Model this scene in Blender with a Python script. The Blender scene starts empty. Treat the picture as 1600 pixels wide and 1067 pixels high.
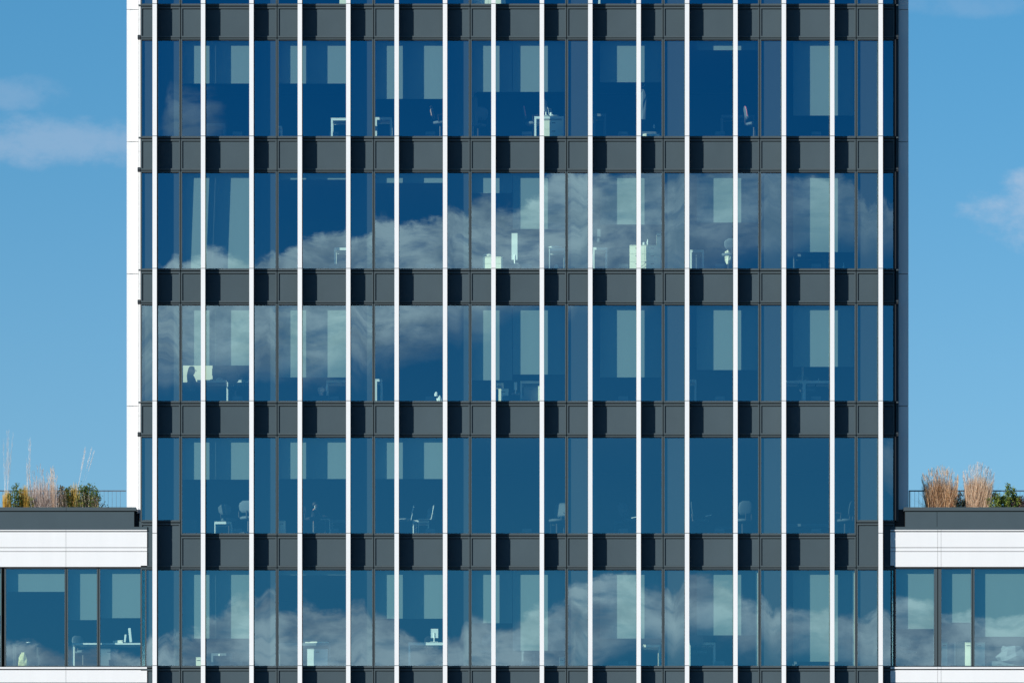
import bpy, bmesh, math, random
from mathutils import Vector, Matrix
random.seed(7)
C = bpy.context.scene.collection
SC = bpy.context.scene
R = math.radians

# ---------------------------------------------------------------- scale of the place
S = 55.84            # one metre of the facade plane, in photo pixels (1600 wide)
D = 180.0            # the camera stands this far from the facade
H = 27.0             # the middle of the view is this far above the camera
ZC = 2.0             # camera height
def X(px, d=0.0): return (px - 800.0) / S * (D + d) / D
def Z(py, d=0.0): return ZC + ((533.5 - py) / S + H) * (D + d) / D

# ---------------------------------------------------------------- camera
cam = bpy.data.cameras.new('camera'); camo = bpy.data.objects.new('camera', cam); C.objects.link(camo)
camo.location = (0, -D, ZC); camo.rotation_euler = (R(90), 0, 0)
cam.sensor_width = 36.0
VIEW_W = 1600 / S
cam.lens = 36.0 * D / VIEW_W
cam.shift_y = H / VIEW_W
cam.clip_start = 1.0; cam.clip_end = 20000
SC.camera = camo

# ---------------------------------------------------------------- light
SUN_EL, SUN_AZ = R(14.6), R(50)          # azimuth measured to the left of the view axis
sd = bpy.data.lights.new('sun', 'SUN'); so = bpy.data.objects.new('sun', sd); C.objects.link(so)
sd.energy = 5.0; sd.angle = R(0.5); sd.color = (1.0, 0.965, 0.92)
to_sun = Vector((-math.sin(SUN_AZ) * math.cos(SUN_EL), -math.cos(SUN_AZ) * math.cos(SUN_EL), math.sin(SUN_EL)))
so.rotation_euler = to_sun.to_track_quat('Z', 'Y').to_euler()
so.location = (-60, -60, 60)
SC.view_settings.view_transform = 'Standard'; SC.view_settings.look = 'None'
SC.view_settings.exposure = 0.10; SC.view_settings.gamma = 1.0
SC.view_settings.use_curve_mapping = False
SC.cycles.max_bounces = 8; SC.cycles.transparent_max_bounces = 12
SC.cycles.sample_clamp_indirect = 4.0
SC.cycles.use_denoising = True

W = bpy.data.worlds.new('World'); SC.world = W; W.use_nodes = True
nt = W.node_tree; nt.nodes.clear()
class G:
    """small helper to write shader arithmetic"""
    def __init__(s, nt): s.nt = nt
    def n(s, t, **k):
        x = s.nt.nodes.new(t)
        for a, b in k.items(): setattr(x, a, b)
        return x
    def put(s, sock, v):
        if isinstance(v, bpy.types.NodeSocket): s.nt.links.new(v, sock)
        else: sock.default_value = v
    def m(s, op, a, b=None, c=None, clamp=False):
        x = s.n('ShaderNodeMath', operation=op, use_clamp=clamp)
        s.put(x.inputs[0], a)
        if b is not None: s.put(x.inputs[1], b)
        if c is not None: s.put(x.inputs[2], c)
        return x.outputs[0]
    def vm(s, op, a, b=None, scale=None):
        x = s.n('ShaderNodeVectorMath', operation=op)
        s.put(x.inputs[0], a)
        if b is not None: s.put(x.inputs[1], b)
        if scale is not None: s.put(x.inputs['Scale'], scale)
        return x.outputs[0]
    def step(s, v, a, b, lo=0.0, hi=1.0):
        x = s.n('ShaderNodeMapRange', interpolation_type='SMOOTHSTEP')
        s.put(x.inputs[0], v); s.put(x.inputs[1], a); s.put(x.inputs[2], b); s.put(x.inputs[3], lo); s.put(x.inputs[4], hi)
        return x.outputs[0]
    def mix(s, f, a, b, typ='MIX'):
        x = s.n('ShaderNodeMix', data_type='RGBA', blend_type=typ)
        s.put(x.inputs[0], f); s.put(x.inputs[6], a); s.put(x.inputs[7], b)
        return x.outputs[2]
    def comb(s, x_, y_, z_=0.0):
        x = s.n('ShaderNodeCombineXYZ'); s.put(x.inputs[0], x_); s.put(x.inputs[1], y_); s.put(x.inputs[2], z_)
        return x.outputs[0]
    def noise(s, v, scale=1.0, detail=5.0, rough=0.55, col=False):
        x = s.n('ShaderNodeTexNoise'); s.put(x.inputs['Vector'], v)
        x.inputs['Scale'].default_value = scale; x.inputs['Detail'].default_value = detail; x.inputs['Roughness'].default_value = rough
        return x.outputs['Color'] if col else x.outputs['Fac']
    def curve(s, v, pts):
        x = s.n('ShaderNodeFloatCurve'); cm = x.mapping; cv = cm.curves[0]
        cv.points[0].location = pts[0]; cv.points[1].location = pts[-1]
        for p in pts[1:-1]: cv.points.new(*p)
        cm.update(); s.put(x.inputs['Value'], v)
        return x.outputs[0]
g = G(nt)
STR = 0.1
tc = g.n('ShaderNodeTexCoord')
sky = g.n('ShaderNodeTexSky', sky_type='NISHITA', sun_disc=False)
sky.sun_elevation = SUN_EL; sky.sun_rotation = R(180 + 50)
sky.altitude = 300; sky.air_density = 1.0; sky.dust_density = 0.2; sky.ozone_density = 3.0
sep = g.n('ShaderNodeSeparateXYZ'); nt.links.new(tc.outputs['Generated'], sep.inputs[0])
dx, dy, dz = sep.outputs
ay = g.m('MAXIMUM', g.m('ABSOLUTE', dy), 0.02)
u = g.m('DIVIDE', dx, ay); v = g.m('DIVIDE', dz, ay)
back = g.m('LESS_THAN', dy, 0.0); front = g.m('SUBTRACT', 1.0, back)
P = g.m('MULTIPLY_ADD', u, D * S, 800.0)                 # degrees across the sky, scaled
Q = g.m('MULTIPLY_ADD', v, -D * S, 533.5 + H * S)
pn = g.m('DIVIDE', P, 1600.0, clamp=True)
el = g.m('ARCSINE', dz)
# colour grading of the clear sky by height
skyc = sky.outputs[0]
hi = g.step(Q, 900.0, -100.0)
gf = g.mix(hi, (.75, 1.03, 1.17, 1), (.46, .94, 1.13, 1))     # the far side
gb = g.mix(hi, (.22, .70, .95, 1), (.01, .48, .86, 1))      # the deeper blue behind the viewer
grade = g.mix(g.step(dy, -.35, .35), gb, gf)
skyc = g.vm('MULTIPLY', skyc, grade)
# cloud banks towards the sun side of the sky (these are what the glass mirrors)
wv = g.comb(g.m('DIVIDE', P, 95.0), g.m('DIVIDE', Q, 62.0), 3.0)
n1 = g.noise(wv, 1.0, 9.0, 0.62)
n2 = g.noise(g.vm('ADD', wv, (17.0, 5.0, 2.0)), 0.75, 6.0, 0.55)
n3 = g.noise(g.vm('ADD', g.vm('MULTIPLY', wv, (.7, 1.5, 1.0)), (3.0, 25.0, 9.0)), 1.9, 5.0, 0.6)
off = g.m('MULTIPLY', g.m('SUBTRACT', n1, 0.5), 86.0)
off2 = g.m('MULTIPLY', g.m('SUBTRACT', n2, 0.5), 130.0)
def band(top, bot, s_top, s_bot):
    ct = g.m('MULTIPLY', g.curve(pn, [(a / 1600, b / 1300) for a, b in top]), 1300.0)
    cb = g.m('MULTIPLY', g.curve(pn, [(a / 1600, b / 1300) for a, b in bot]), 1300.0)
    a = g.step(g.m('ADD', g.m('SUBTRACT', Q, ct), off), -2.0, s_top)
    b = g.step(g.m('ADD', g.m('SUBTRACT', Q, cb), off2), -s_bot * .5, s_bot, 1.0, 0.0)
    return g.m('MULTIPLY', a, b)
A0 = band([(0, 440), (230, 415), (300, 402), (425, 408), (470, 385), (545, 352), (640, 345), (720, 328), (860, 300), (930, 268), (1050, 258), (1250, 262), (1390, 300), (1600, 330)],
         [(0, 560), (250, 575), (420, 562), (600, 520), (700, 488), (830, 448), (1000, 408), (1150, 385), (1300, 345), (1600, 380)], 14.0, 55.0)
A = g.m('MULTIPLY', A0, g.step(P, 880.0, 1200.0, 1.0, .52))
B = band([(0, 985), (230, 1000), (330, 970), (400, 932), (540, 945), (620, 968), (700, 990), (735, 965), (800, 968), (860, 925), (930, 902), (1060, 905), (1150, 940), (1250, 962), (1350, 945), (1600, 950)],
         [(0, 1180), (300, 1170), (850, 1090), (920, 1010), (1010, 985), (1200, 1000), (1330, 1010), (1480, 1100), (1600, 1160)], 16.0, 50.0)
def blob(cx, cy, rx, ry, w=1.0):
    a = g.m('POWER', g.m('DIVIDE', g.m('SUBTRACT', P, cx), rx), 2.0)
    b = g.m('POWER', g.m('DIVIDE', g.m('SUBTRACT', Q, cy), ry), 2.0)
    r = g.m('ADD', g.m('ADD', a, b), g.m('MULTIPLY', g.m('SUBTRACT', n1, 0.5), 5.0))
    return g.m('MULTIPLY', g.step(r, -0.5, 1.6, 1.0, 0.0), w)
small = g.m('MAXIMUM', blob(300, 185, 42, 45, 0.6), blob(1400, 720, 30, 40, .6))
dens = g.m('MAXIMUM', g.m('MAXIMUM', A, B), small)
dens = g.m('MULTIPLY', g.m('MULTIPLY', dens, back), g.step(n3, 0.28, 0.55, 0.45, 1.0))
ccol = g.mix(g.step(g.m('ADD', g.m('MULTIPLY', n2, .5), g.m('MULTIPLY', n1, .5)), 0.38, 0.60), (4.4, 5.6, 6.8, 1), (11.5, 11.8, 11.6, 1))
col = g.mix(dens, skyc, ccol)
# faint fair weather wisps on the far side, seen past the tower
wisp = g.m('MAXIMUM', g.m('MAXIMUM', blob(25, 145, 85, 24, 0.20), blob(70, 224, 190, 38, 0.32)), g.m('MAXIMUM', blob(1612, 322, 85, 55, 0.55), blob(1500, 8, 130, 18, .14)))
wisp = g.m('MAXIMUM', wisp, blob(230, 226, 90, 36, .30))
wisp = g.m('MULTIPLY', wisp, front)
col = g.mix(wisp, col, (4.9, 5.6, 6.8, 1))
bg = g.n('ShaderNodeBackground'); bg.inputs[1].default_value = STR; nt.links.new(col, bg.inputs[0])
wo = g.n('ShaderNodeOutputWorld'); nt.links.new(bg.outputs[0], wo.inputs[0])

# ---------------------------------------------------------------- materials
def mat(name, base, rough=0.5, metal=0.0, var=0.0, vscale=2.0, spec=0.5, bump=0.0, stretch=None, emit=None, sub=None):
    m = bpy.data.materials.new(name); m.use_nodes = True; t = m.node_tree; b = t.nodes['Principled BSDF']; q = G(t)
    b.inputs['Roughness'].default_value = rough; b.inputs['Metallic'].default_value = metal
    b.inputs['Specular IOR Level'].default_value = spec
    c = (*base, 1)
    if var or bump:
        geo = q.n('ShaderNodeNewGeometry'); oi = q.n('ShaderNodeObjectInfo')
        vv = geo.outputs['Position']
        if stretch: vv = q.vm('MULTIPLY', vv, stretch)
        vv = q.vm('ADD', vv, q.vm('SCALE', (3.1, 7.7, 1.3), scale=q.m('MULTIPLY', oi.outputs['Random'], 9.0)))
        nz = q.noise(vv, vscale, 6.0, 0.6)
        k = q.m('MULTIPLY_ADD', q.m('SUBTRACT', nz, 0.5), 2 * var, 1.0)
        k = q.m('MULTIPLY', k, q.m('MULTIPLY_ADD', oi.outputs['Random'], var * .5, 1.0 - var * .25))
        col = q.vm('SCALE', c[:3], scale=k); t.links.new(col, b.inputs['Base Color'])
        if bump:
            bn = q.n('ShaderNodeBump'); bn.inputs['Strength'].default_value = bump; bn.inputs['Distance'].default_value = 0.01
            t.links.new(nz, bn.inputs['Height']); t.links.new(bn.outputs[0], b.inputs['Normal'])
    else: b.inputs['Base Color'].default_value = c
    if emit:
        b.inputs['Emission Color'].default_value = (*emit[0], 1); b.inputs['Emission Strength'].default_value = emit[1]
    return m
MT = {}
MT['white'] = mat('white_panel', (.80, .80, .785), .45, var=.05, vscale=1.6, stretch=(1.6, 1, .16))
MT['grey'] = mat('grey_metal', (.068, .096, .110), .42, var=.17, vscale=.8, spec=.02, stretch=(1, 1, .6))
MT['trim'] = mat('grey_trim', (.072, .095, .104), .35, var=.04, spec=.15)
MT['dark'] = mat('dark_gap', (.010, .013, .016), .6)
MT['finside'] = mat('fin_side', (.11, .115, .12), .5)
MT['backing'] = mat('backing_panel', (.022, .032, .036), .6, var=.05)
MT['blind'] = mat('blind_fabric', (.15, .205, .205), .9, var=.05, vscale=1.0, stretch=(3, 1, .3))
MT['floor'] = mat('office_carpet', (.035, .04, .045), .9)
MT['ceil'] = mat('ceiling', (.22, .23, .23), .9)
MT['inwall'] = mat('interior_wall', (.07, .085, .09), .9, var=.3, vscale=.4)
MT['furn'] = mat('white_laminate', (.74, .76, .64), .5, var=.03)
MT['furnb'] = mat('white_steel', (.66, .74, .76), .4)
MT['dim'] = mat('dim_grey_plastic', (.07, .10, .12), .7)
MT['furnd'] = mat('dark_plastic', (.03, .032, .035), .5)
MT['skin'] = mat('skin', (.50, .27, .20), .6)
MT['hair'] = mat('hair', (.015, .011, .010), .6)
MT['cloth'] = mat('dark_cloth', (.018, .022, .032), .9)
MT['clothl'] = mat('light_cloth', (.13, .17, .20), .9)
MT['pink'] = mat('pink_plastic', (.75, .22, .25), .5)
MT['tan'] = mat('tan_paper', (.62, .42, .34), .8, var=.1)
MT['yellow'] = mat('yellow_print', (.50, .50, .28), .8, var=.6, vscale=14)
MT['paper'] = mat('paper', (.80, .82, .74), .8, var=.05)
MT['screen'] = mat('added_glow', (.5, .5, .45), .6, emit=((.62, .72, .55), .80))  # emission added to stand for an unidentified bright surface, not a real display
MT['rail'] = mat('rail_steel', (.10, .14, .18), .4, metal=.3)
MT['roof'] = mat('roof_gravel', (.20, .19, .17), .95, var=.3, vscale=12)
MT['soil'] = mat('soil', (.05, .04, .03), .95, var=.3, vscale=12)
MT['ground'] = mat('ground_paving', (.10, .10, .097), .9, var=.15, vscale=.3)
def leafmat(name, a, b_, scale=9.0, trans=.35, c=None):
    m = bpy.data.materials.new(name); m.use_nodes = True; t = m.node_tree; q = G(t); b = t.nodes['Principled BSDF']
    geo = q.n('ShaderNodeNewGeometry')
    nz = q.m('MULTIPLY_ADD', q.noise(geo.outputs['Position'], scale, 3.0, .6), .5, q.m('MULTIPLY', geo.outputs['Random Per Island'], .5))
    col = q.mix(q.step(nz, .30, .70), (*a, 1), (*b_, 1))
    if c: col = q.mix(q.m('GREATER_THAN', geo.outputs['Random Per Island'], .82), col, (*c, 1))
    t.links.new(col, b.inputs['Base Color']); b.inputs['Roughness'].default_value = .6; b.inputs['Specular IOR Level'].default_value = .3
    tr = q.n('ShaderNodeBsdfTranslucent'); t.links.new(col, tr.inputs[0])
    ms = q.n('ShaderNodeMixShader'); ms.inputs[0].default_value = trans
    t.links.new(b.outputs[0], ms.inputs[1]); t.links.new(tr.outputs[0], ms.inputs[2]); t.links.new(ms.outputs[0], t.nodes['Material Output'].inputs[0])
    return m
def glassmat(name, kx, kz, fx, fz, T=(.70, .80, .72), Rf=(.15, .235, .29)):
    """solar control glass: a tinted see-through layer plus a slightly wavy mirror coat"""
    m = bpy.data.materials.new(name); m.use_nodes = True; t = m.node_tree; t.nodes.clear(); q = G(t)
    geo = q.n('ShaderNodeNewGeometry'); oi = q.n('ShaderNodeObjectInfo')
    rnd = oi.outputs['Random']
    pos = q.vm('MULTIPLY', geo.outputs['Position'], (fx, 1.0, fz))
    pos = q.vm('ADD', pos, q.vm('SCALE', (31.0, 17.0, 23.0), scale=rnd))
    nz = q.noise(pos, 1.0, 1.5, .4, col=True)
    nz = q.vm('SUBTRACT', nz, (.5, .5, .5))
    nz = q.vm('MULTIPLY', nz, (kx, 0.0, kz))
    wn = q.n('ShaderNodeTexWhiteNoise', noise_dimensions='1D'); t.links.new(q.m('MULTIPLY', rnd, 97.0), wn.inputs['W'])
    tilt = q.vm('MULTIPLY', q.vm('SUBTRACT', wn.outputs['Color'], (.5, .5, .5)), (.0024, 0.0, .0016))
    # pillowing of the sealed unit
    nn = q.vm('NORMALIZE', q.vm('ADD', q.vm('ADD', geo.outputs['Normal'], nz), tilt))
    gl = q.n('ShaderNodeBsdfGlossy'); gl.inputs['Roughness'].default_value = 0.0
    gl.inputs[0].default_value = (*Rf, 1); t.links.new(nn, gl.inputs['Normal'])
    tr = q.n('ShaderNodeBsdfTransparent'); tr.inputs[0].default_value = (*T, 1)
    ad = q.n('ShaderNodeAddShader'); t.links.new(gl.outputs[0], ad.inputs[0]); t.links.new(tr.outputs[0], ad.inputs[1])
    o = q.n('ShaderNodeOutputMaterial'); t.links.new(ad.outputs[0], o.inputs[0])
    return m
MT['glass'] = glassmat('glass', .0018, .0018, .6, .5)
MT['glassc'] = glassmat('narrow_glass', .0050, .0034, 1.9, .40)

# ---------------------------------------------------------------- mesh helpers
class MB:
    def __init__(s): s.bm = bmesh.new(); s.mats = []
    def mi(s, m):
        m = MT[m] if isinstance(m, str) else m
        if m not in s.mats: s.mats.append(m)
        return s.mats.index(m)
    def box(s, x0, x1, y0, y1, z0, z1, m, bev=0.0):
        if x1 < x0: x0, x1 = x1, x0
        if y1 < y0: y0, y1 = y1, y0
        if z1 < z0: z0, z1 = z1, z0
        i = s.mi(m)
        vs = [s.bm.verts.new(p) for p in ((x0,y0,z0),(x1,y0,z0),(x1,y1,z0),(x0,y1,z0),(x0,y0,z1),(x1,y0,z1),(x1,y1,z1),(x0,y1,z1))]
        fs = []
        for q in ((0,3,2,1),(4,5,6,7),(0,1,5,4),(1,2,6,5),(2,3,7,6),(3,0,4,7)):
            f = s.bm.faces.new([vs[k] for k in q]); f.material_index = i; fs.append(f)
        if bev:
            es = list({e for f in fs for e in f.edges})
            bmesh.ops.bevel(s.bm, geom=es, offset=bev, segments=1, affect='EDGES', profile=.5)
        return s
    def quad(s, pts, m):
        f = s.bm.faces.new([s.bm.verts.new(p) for p in pts]); f.material_index = s.mi(m); return s
    def tube(s, pts, r, m, n=6, r1=None):
        i = s.mi(m); pts = [Vector(p) for p in pts]; rings = []
        for k, p in enumerate(pts):
            d = (pts[min(k+1, len(pts)-1)] - pts[max(k-1, 0)]).normalized()
            a = d.orthogonal().normalized(); b = d.cross(a)
            rr = r if r1 is None else r + (r1 - r) * k / (len(pts) - 1)
            rings.append([s.bm.verts.new(p + a * rr * math.cos(t) + b * rr * math.sin(t)) for t in [2*math.pi*j/n for j in range(n)]])
        for k in range(len(rings)-1):
            for j in range(n):
                f = s.bm.faces.new((rings[k][j], rings[k][(j+1)%n], rings[k+1][(j+1)%n], rings[k+1][j])); f.material_index = i
        for rg in (rings[0][::-1], rings[-1]):
            f = s.bm.faces.new(rg); f.material_index = i
        return s
    def loft(s, secs, m, n=14):
        """secs: (centre, rx, ry) rings stacked upwards"""
        i = s.mi(m); rings = []
        for c, rx, ry in secs:
            rings.append([s.bm.verts.new((c[0]+rx*math.cos(2*math.pi*j/n), c[1]+ry*math.sin(2*math.pi*j/n), c[2])) for j in range(n)])
        for k in range(len(rings)-1):
            for j in range(n):
                f = s.bm.faces.new((rings[k][j], rings[k][(j+1)%n], rings[k+1][(j+1)%n], rings[k+1][j])); f.material_index = i; f.smooth = True
        for rg in (rings[0][::-1], rings[-1]):
            f = s.bm.faces.new(rg); f.material_index = i
        return s
    def poly(s, pts, y0, y1, m):
        """an outline in x,z given thickness in y"""
        i = s.mi(m); a = [s.bm.verts.new((p[0], y0, p[1])) for p in pts]; b = [s.bm.verts.new((p[0], y1, p[1])) for p in pts]
        n = len(pts); fs = [s.bm.faces.new(a), s.bm.faces.new(b[::-1])]
        for k in range(n): fs.append(s.bm.faces.new((a[k], b[k], b[(k+1)%n], a[(k+1)%n])))
        for f in fs: f.material_index = i
        return s
    def build(s, name, parent=None, loc=(0,0,0)):
        me = bpy.data.meshes.new(name); s.bm.normal_update()
        bmesh.ops.recalc_face_normals(s.bm, faces=[f for f in s.bm.faces]) if name not in ('pane',) else None
        s.bm.to_mesh(me); s.bm.free()
        for m in s.mats: me.materials.append(m)
        o = bpy.data.objects.new(name, me); C.objects.link(o); o.location = loc
        if parent: o.parent = parent
        return o
def tag(o, label, cat, group=None, kind=None):
    if label: o['label'] = label
    if cat: o['category'] = cat
    if group: o['group'] = group
    if kind: o['kind'] = kind
    return o
def root(name, loc, label, cat, group=None, rz=0):
    o = bpy.data.objects.new(name, None); o['kind'] = 'thing'; o.empty_display_size = .2; C.objects.link(o); o.location = loc; o.rotation_euler = (0, 0, rz)
    return tag(o, label, cat, group)

# ---------------------------------------------------------------- ground
m_ = MB(); m_.quad([(-9000,-9000,0),(9000,-9000,0),(9000,9000,0),(-9000,9000,0)], 'ground')
tag(m_.build('ground'), None, None, kind='structure')

# ---------------------------------------------------------------- the tower
FIN = [241.6 + 75.63 * i for i in range(16)]
MUL = [282.3 + 150.77 * i for i in range(8)]
BOT = [7.2 + 206.6 * i for i in range(7)]             # lower edge of the glass of each storey
TOP = [b - 151.0 for b in BOT]                         # its upper edge
LEFT, RIGHT = 219.5, 1398.0
tower = root('office_tower', (0, 0, 0), 'tall office tower with white vertical fins, dark grey bands and blue glass', 'office tower')
FY = -.36   # fin front
def zt(f): return Z(TOP[f])
def zb(f): return Z(BOT[f])

# white fins, standing off the wall on clips, a joint at each storey
joints = [b - 1.0 for b in BOT]
for i, fx in enumerate(FIN):
    m_ = MB(); x0, x1 = X(fx - 3.35, FY), X(fx + 3.35, FY)
    edges = [Z(TOP[0] - 90)] + [Z(j, FY) for j in joints] + [Z(1040 + 280)]
    for k in range(len(edges) - 1):
        a, b = edges[k] - .008, edges[k+1] + .008
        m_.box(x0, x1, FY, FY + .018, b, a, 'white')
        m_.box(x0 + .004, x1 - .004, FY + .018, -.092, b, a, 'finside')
    m_.box(x0 + .012, x1 - .012, FY + .012, -.10, edges[-1] + .02, edges[0] - .02, 'trim')
    fin = m_.build('fin', tower)
    for f in range(7):
        b_ = MB(); za, zz = Z(BOT[f] + 6), Z(BOT[f] + 39)
        b_.box((x0+x1)/2 - .012, (x0+x1)/2 + .012, -.1, -.035, zz, za, 'trim')
        b_.box(x1 - .004, x1 + .022, -.15, -.037, zz, za, 'trim')
        b_.build('bracket', fin)

# spandrel bands between storeys
mods = [(LEFT, MUL[0])] + [(MUL[i], MUL[i+1]) for i in range(7)] + [(MUL[7], RIGHT)]
def band_panel(xa, xb, ya, yb, first, last):
    """ya / yb: photo rows of the band's top and bottom"""
    m_ = MB(); A_, B_ = X(xa), X(xb)
    m_.box(A_, B_, .03, .09, Z(yb), Z(ya), 'dark')
    l = A_ + .012; r = B_ - .012
    m_.box(l, r, -.045, .03, Z(ya + 2.7), Z(ya), 'trim')
    m_.box(l, r, -.045, .03, Z(ya + 7.2), Z(ya + 4.4), 'trim')
    m_.box(l, r, -.045, .03, Z(yb - 3.0), Z(yb - 5.7), 'trim')
    m_.box(l, r, -.045, .03, Z(yb), Z(yb - 1.8), 'trim')
    m_.box(l, l + .034, -.04, .03, Z(yb - 5.7), Z(ya + 7.2), 'trim')
    m_.box(r - .034, r, -.04, .03, Z(yb - 5.7), Z(ya + 7.2), 'trim')
    m_.box(l + .034, r - .034, -.012, .03, Z(yb - 6.0), Z(ya + 8.2), 'grey')
    return m_.build('spandrel_panel', tower)
for f in range(7):
    for k, (xa, xb) in enumerate(mods):
        if f == 4 and k in (0, 8):
            band_panel(xa, xb, 813, TOP[5], 0, 0)
        elif f < 6: band_panel(xa, xb, BOT[f], TOP[f+1], 0, 0)
        else: band_panel(xa, xb, BOT[f], BOT[f] + 55.6, 0, 0)

# blinds: storey -> room -> (left px, right px, bottom px, lower edge depth)
rooms = {1: (284, 393), 2: (434, 544), 3: (586, 695), 5: (937.6, 1033), 6: (1088.6, 1184), 7: (1239.4, 1334)}
BL = {0: {1: -60, 2: -20, 3: -80, 4: (-70, -40), 5: -40, 6: -90, 7: -55},
      1: {1: 130, 2: 130, 3: 154, 4: (143, 143), 5: 128, 6: 78, 7: 180},
      2: {1: 421, 2: 280, 3: 285, 4: (301, 357), 5: 350, 6: 347, 7: 393},
      3: {1: 570, 2: 588.5, 3: None, 4: (593, 584), 5: 588.5, 6: 577, 7: 572},
      4: {1: 748, 2: 747, 3: 747, 4: None, 5: None, 6: None, 7: None},
      5: {1: 996, 2: 897, 3: 965, 4: (972, 1015), 5: 996, 6: 991, 7: 1032},
      6: {1: 1170, 2: 1150, 3: 1120, 4: (1200, 1140), 5: 1180, 6: 1160, 7: 1190}}
BD = .226
def blind(win, xa, xb, top, bot, d=BD, lean=0.0):
    m_ = MB(); z1 = Z(top) - .004; z0 = max(Z(bot, d), Z(top + 150.5) + .01) if lean == 0 else Z(bot, d) + .01
    x0, x1 = X(xa, d), X(xb, d)
    m_.quad([(x0, d - lean, z0), (x1, d - lean, z0), (x1, d, z1), (x0, d, z1)], 'blind')
    m_.quad([(x0, d + .004 - lean, z0), (x1, d + .004 - lean, z0), (x1, d + .004, z1), (x0, d + .004, z1)], 'blind')
    m_.box(x0, x1, d - .003 - lean, d + .012 - lean, z0 - .018, z0, 'blind')
    return m_.build('blind', win)
def pane(win, xa, xb, ya, yb, m='glass', y=0.0):
    p = MB(); a, b, c, d = X(xa), X(xb), Z(yb), Z(ya)
    p.quad([(a, y, c), (b, y, c), (b, y, d), (a, y, d)], m)
    return p.build('pane', win)
for f in range(7):
    for k, (xa, xb) in enumerate(mods):
        top, bot = TOP[f], BOT[f]
        if f == 4 and k in (0, 8): bot = 813
        l, r = xa, xb
        m_ = MB(); z0, z1 = Z(bot), Z(top)
        m_.box(X(l) + .008, X(l) + .042, -.045, .06, z0, z1, 'trim')
        m_.box(X(r) - .042, X(r) - .008, -.045, .06, z0, z1, 'trim')
        m_.box(X(l), X(l) + .008, -.02, .06, z0, z1, 'dark'); m_.box(X(r) - .008, X(r), -.02, .06, z0, z1, 'dark')
        m_.box(X(l) + .042, X(r) - .042, -.02, .05, z0, z0 + .012, 'trim')
        m_.box(X(l) + .042, X(r) - .042, -.02, .05, z1 - .025, z1, 'dark')
        fins = [q for q in FIN if l < q < r]
        for q in fins: m_.box(X(q) - .03, X(q) + .03, -.03, .06, z0 + .012, z1 - .025, 'trim')
        if k == 8: m_.box(X(r) - .042, X(r) + .03, -.06, .04, z0, z1, 'dark')
        win = m_.build('window', tower)
        cuts = [l] + fins + [r]
        for j in range(len(cuts) - 1):
            a, b = cuts[j], cuts[j+1]
            e = MUL[4] - 10
            opaque = (k == 0) or (k == 8) or (k <= 3 and j == 2) or (5 <= k <= 7 and j == 0)
            aa = X(a) + (.042 if j == 0 else .03); bb = X(b) - (.042 if j == len(cuts) - 2 else .03)
            pa = (aa * S + 800); pb = (bb * S + 800)
            pane(win, pa, pb, top + 1.2, bot - .6, 'glassc' if opaque else 'glass')
            if opaque:
                b_ = MB(); b_.box(aa - .01, bb + .01, .022, .04, z0 + .01, z1 - .02, 'backing')
                b_.box(bb - .02 if k <= 3 else aa + .005, bb - .012 if k <= 3 else aa + .013, .014, .022, z0 + .01, z1 - .02, 'trim')
                b_.build('backing_panel', win)
        bl = BL[f].get(k)
        if 1 <= k <= 7 and bl is not None:
            if k == 4:
                blind(win, 737.5, 800.3, top, bl[0]); blind(win, 801.3, 883, top, bl[1])
            elif k in rooms:
                a, b = rooms[k]
                blind(win, a, b, top, bl, BD, .075 if (f == 2 and k == 1) else 0.0)

# floors, ceilings and rear walls of the offices
DEPTH = 8.0
for f in range(7):
    m_ = MB(); t_ = Z(BOT[f]) - .004; b = Z(TOP[f+1]) if f < 6 else Z(BOT[f] + 55.6)
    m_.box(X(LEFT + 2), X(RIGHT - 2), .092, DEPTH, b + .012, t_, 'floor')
    m_.box(X(LEFT + 2), X(RIGHT - 2), .092, DEPTH, b + .004, b + .012, 'ceil')
    m_.build('floor_slab', tower)
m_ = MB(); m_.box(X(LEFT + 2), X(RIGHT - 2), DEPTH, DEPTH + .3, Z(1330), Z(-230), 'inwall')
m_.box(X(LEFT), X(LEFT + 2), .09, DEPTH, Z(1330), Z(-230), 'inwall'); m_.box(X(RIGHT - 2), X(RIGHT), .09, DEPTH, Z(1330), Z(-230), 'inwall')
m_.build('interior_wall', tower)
m_ = MB(); m_.box(X(LEFT + 2), X(RIGHT - 2), .092, DEPTH, Z(-146), Z(-206), 'ceil'); m_.box(X(LEFT), X(RIGHT), -.03, .09, Z(-144), Z(-215), 'grey')
m_.box(X(LEFT) - .1, X(RIGHT) + .1, -.08, DEPTH + .5, Z(-215), Z(-222), 'trim'); m_.build('parapet', tower)
# small grey convector unit behind the sill of every office
for f in range(1, 6):
    for k in range(1, 8):
        xx = MUL[k-1] + 81
        m_ = MB(); a, b = X(xx, .5), X(xx + 15, .5)
        m_.box(a, b, .5, .7, Z(BOT[f]), Z(BOT[f] - 8, .5), 'clothl', .01)
        m_.box(a + .02, b - .02, .495, .5, Z(BOT[f] - 2, .5), Z(BOT[f] - 3, .5), 'dark')
        m_.build('convector', tower)
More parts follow.
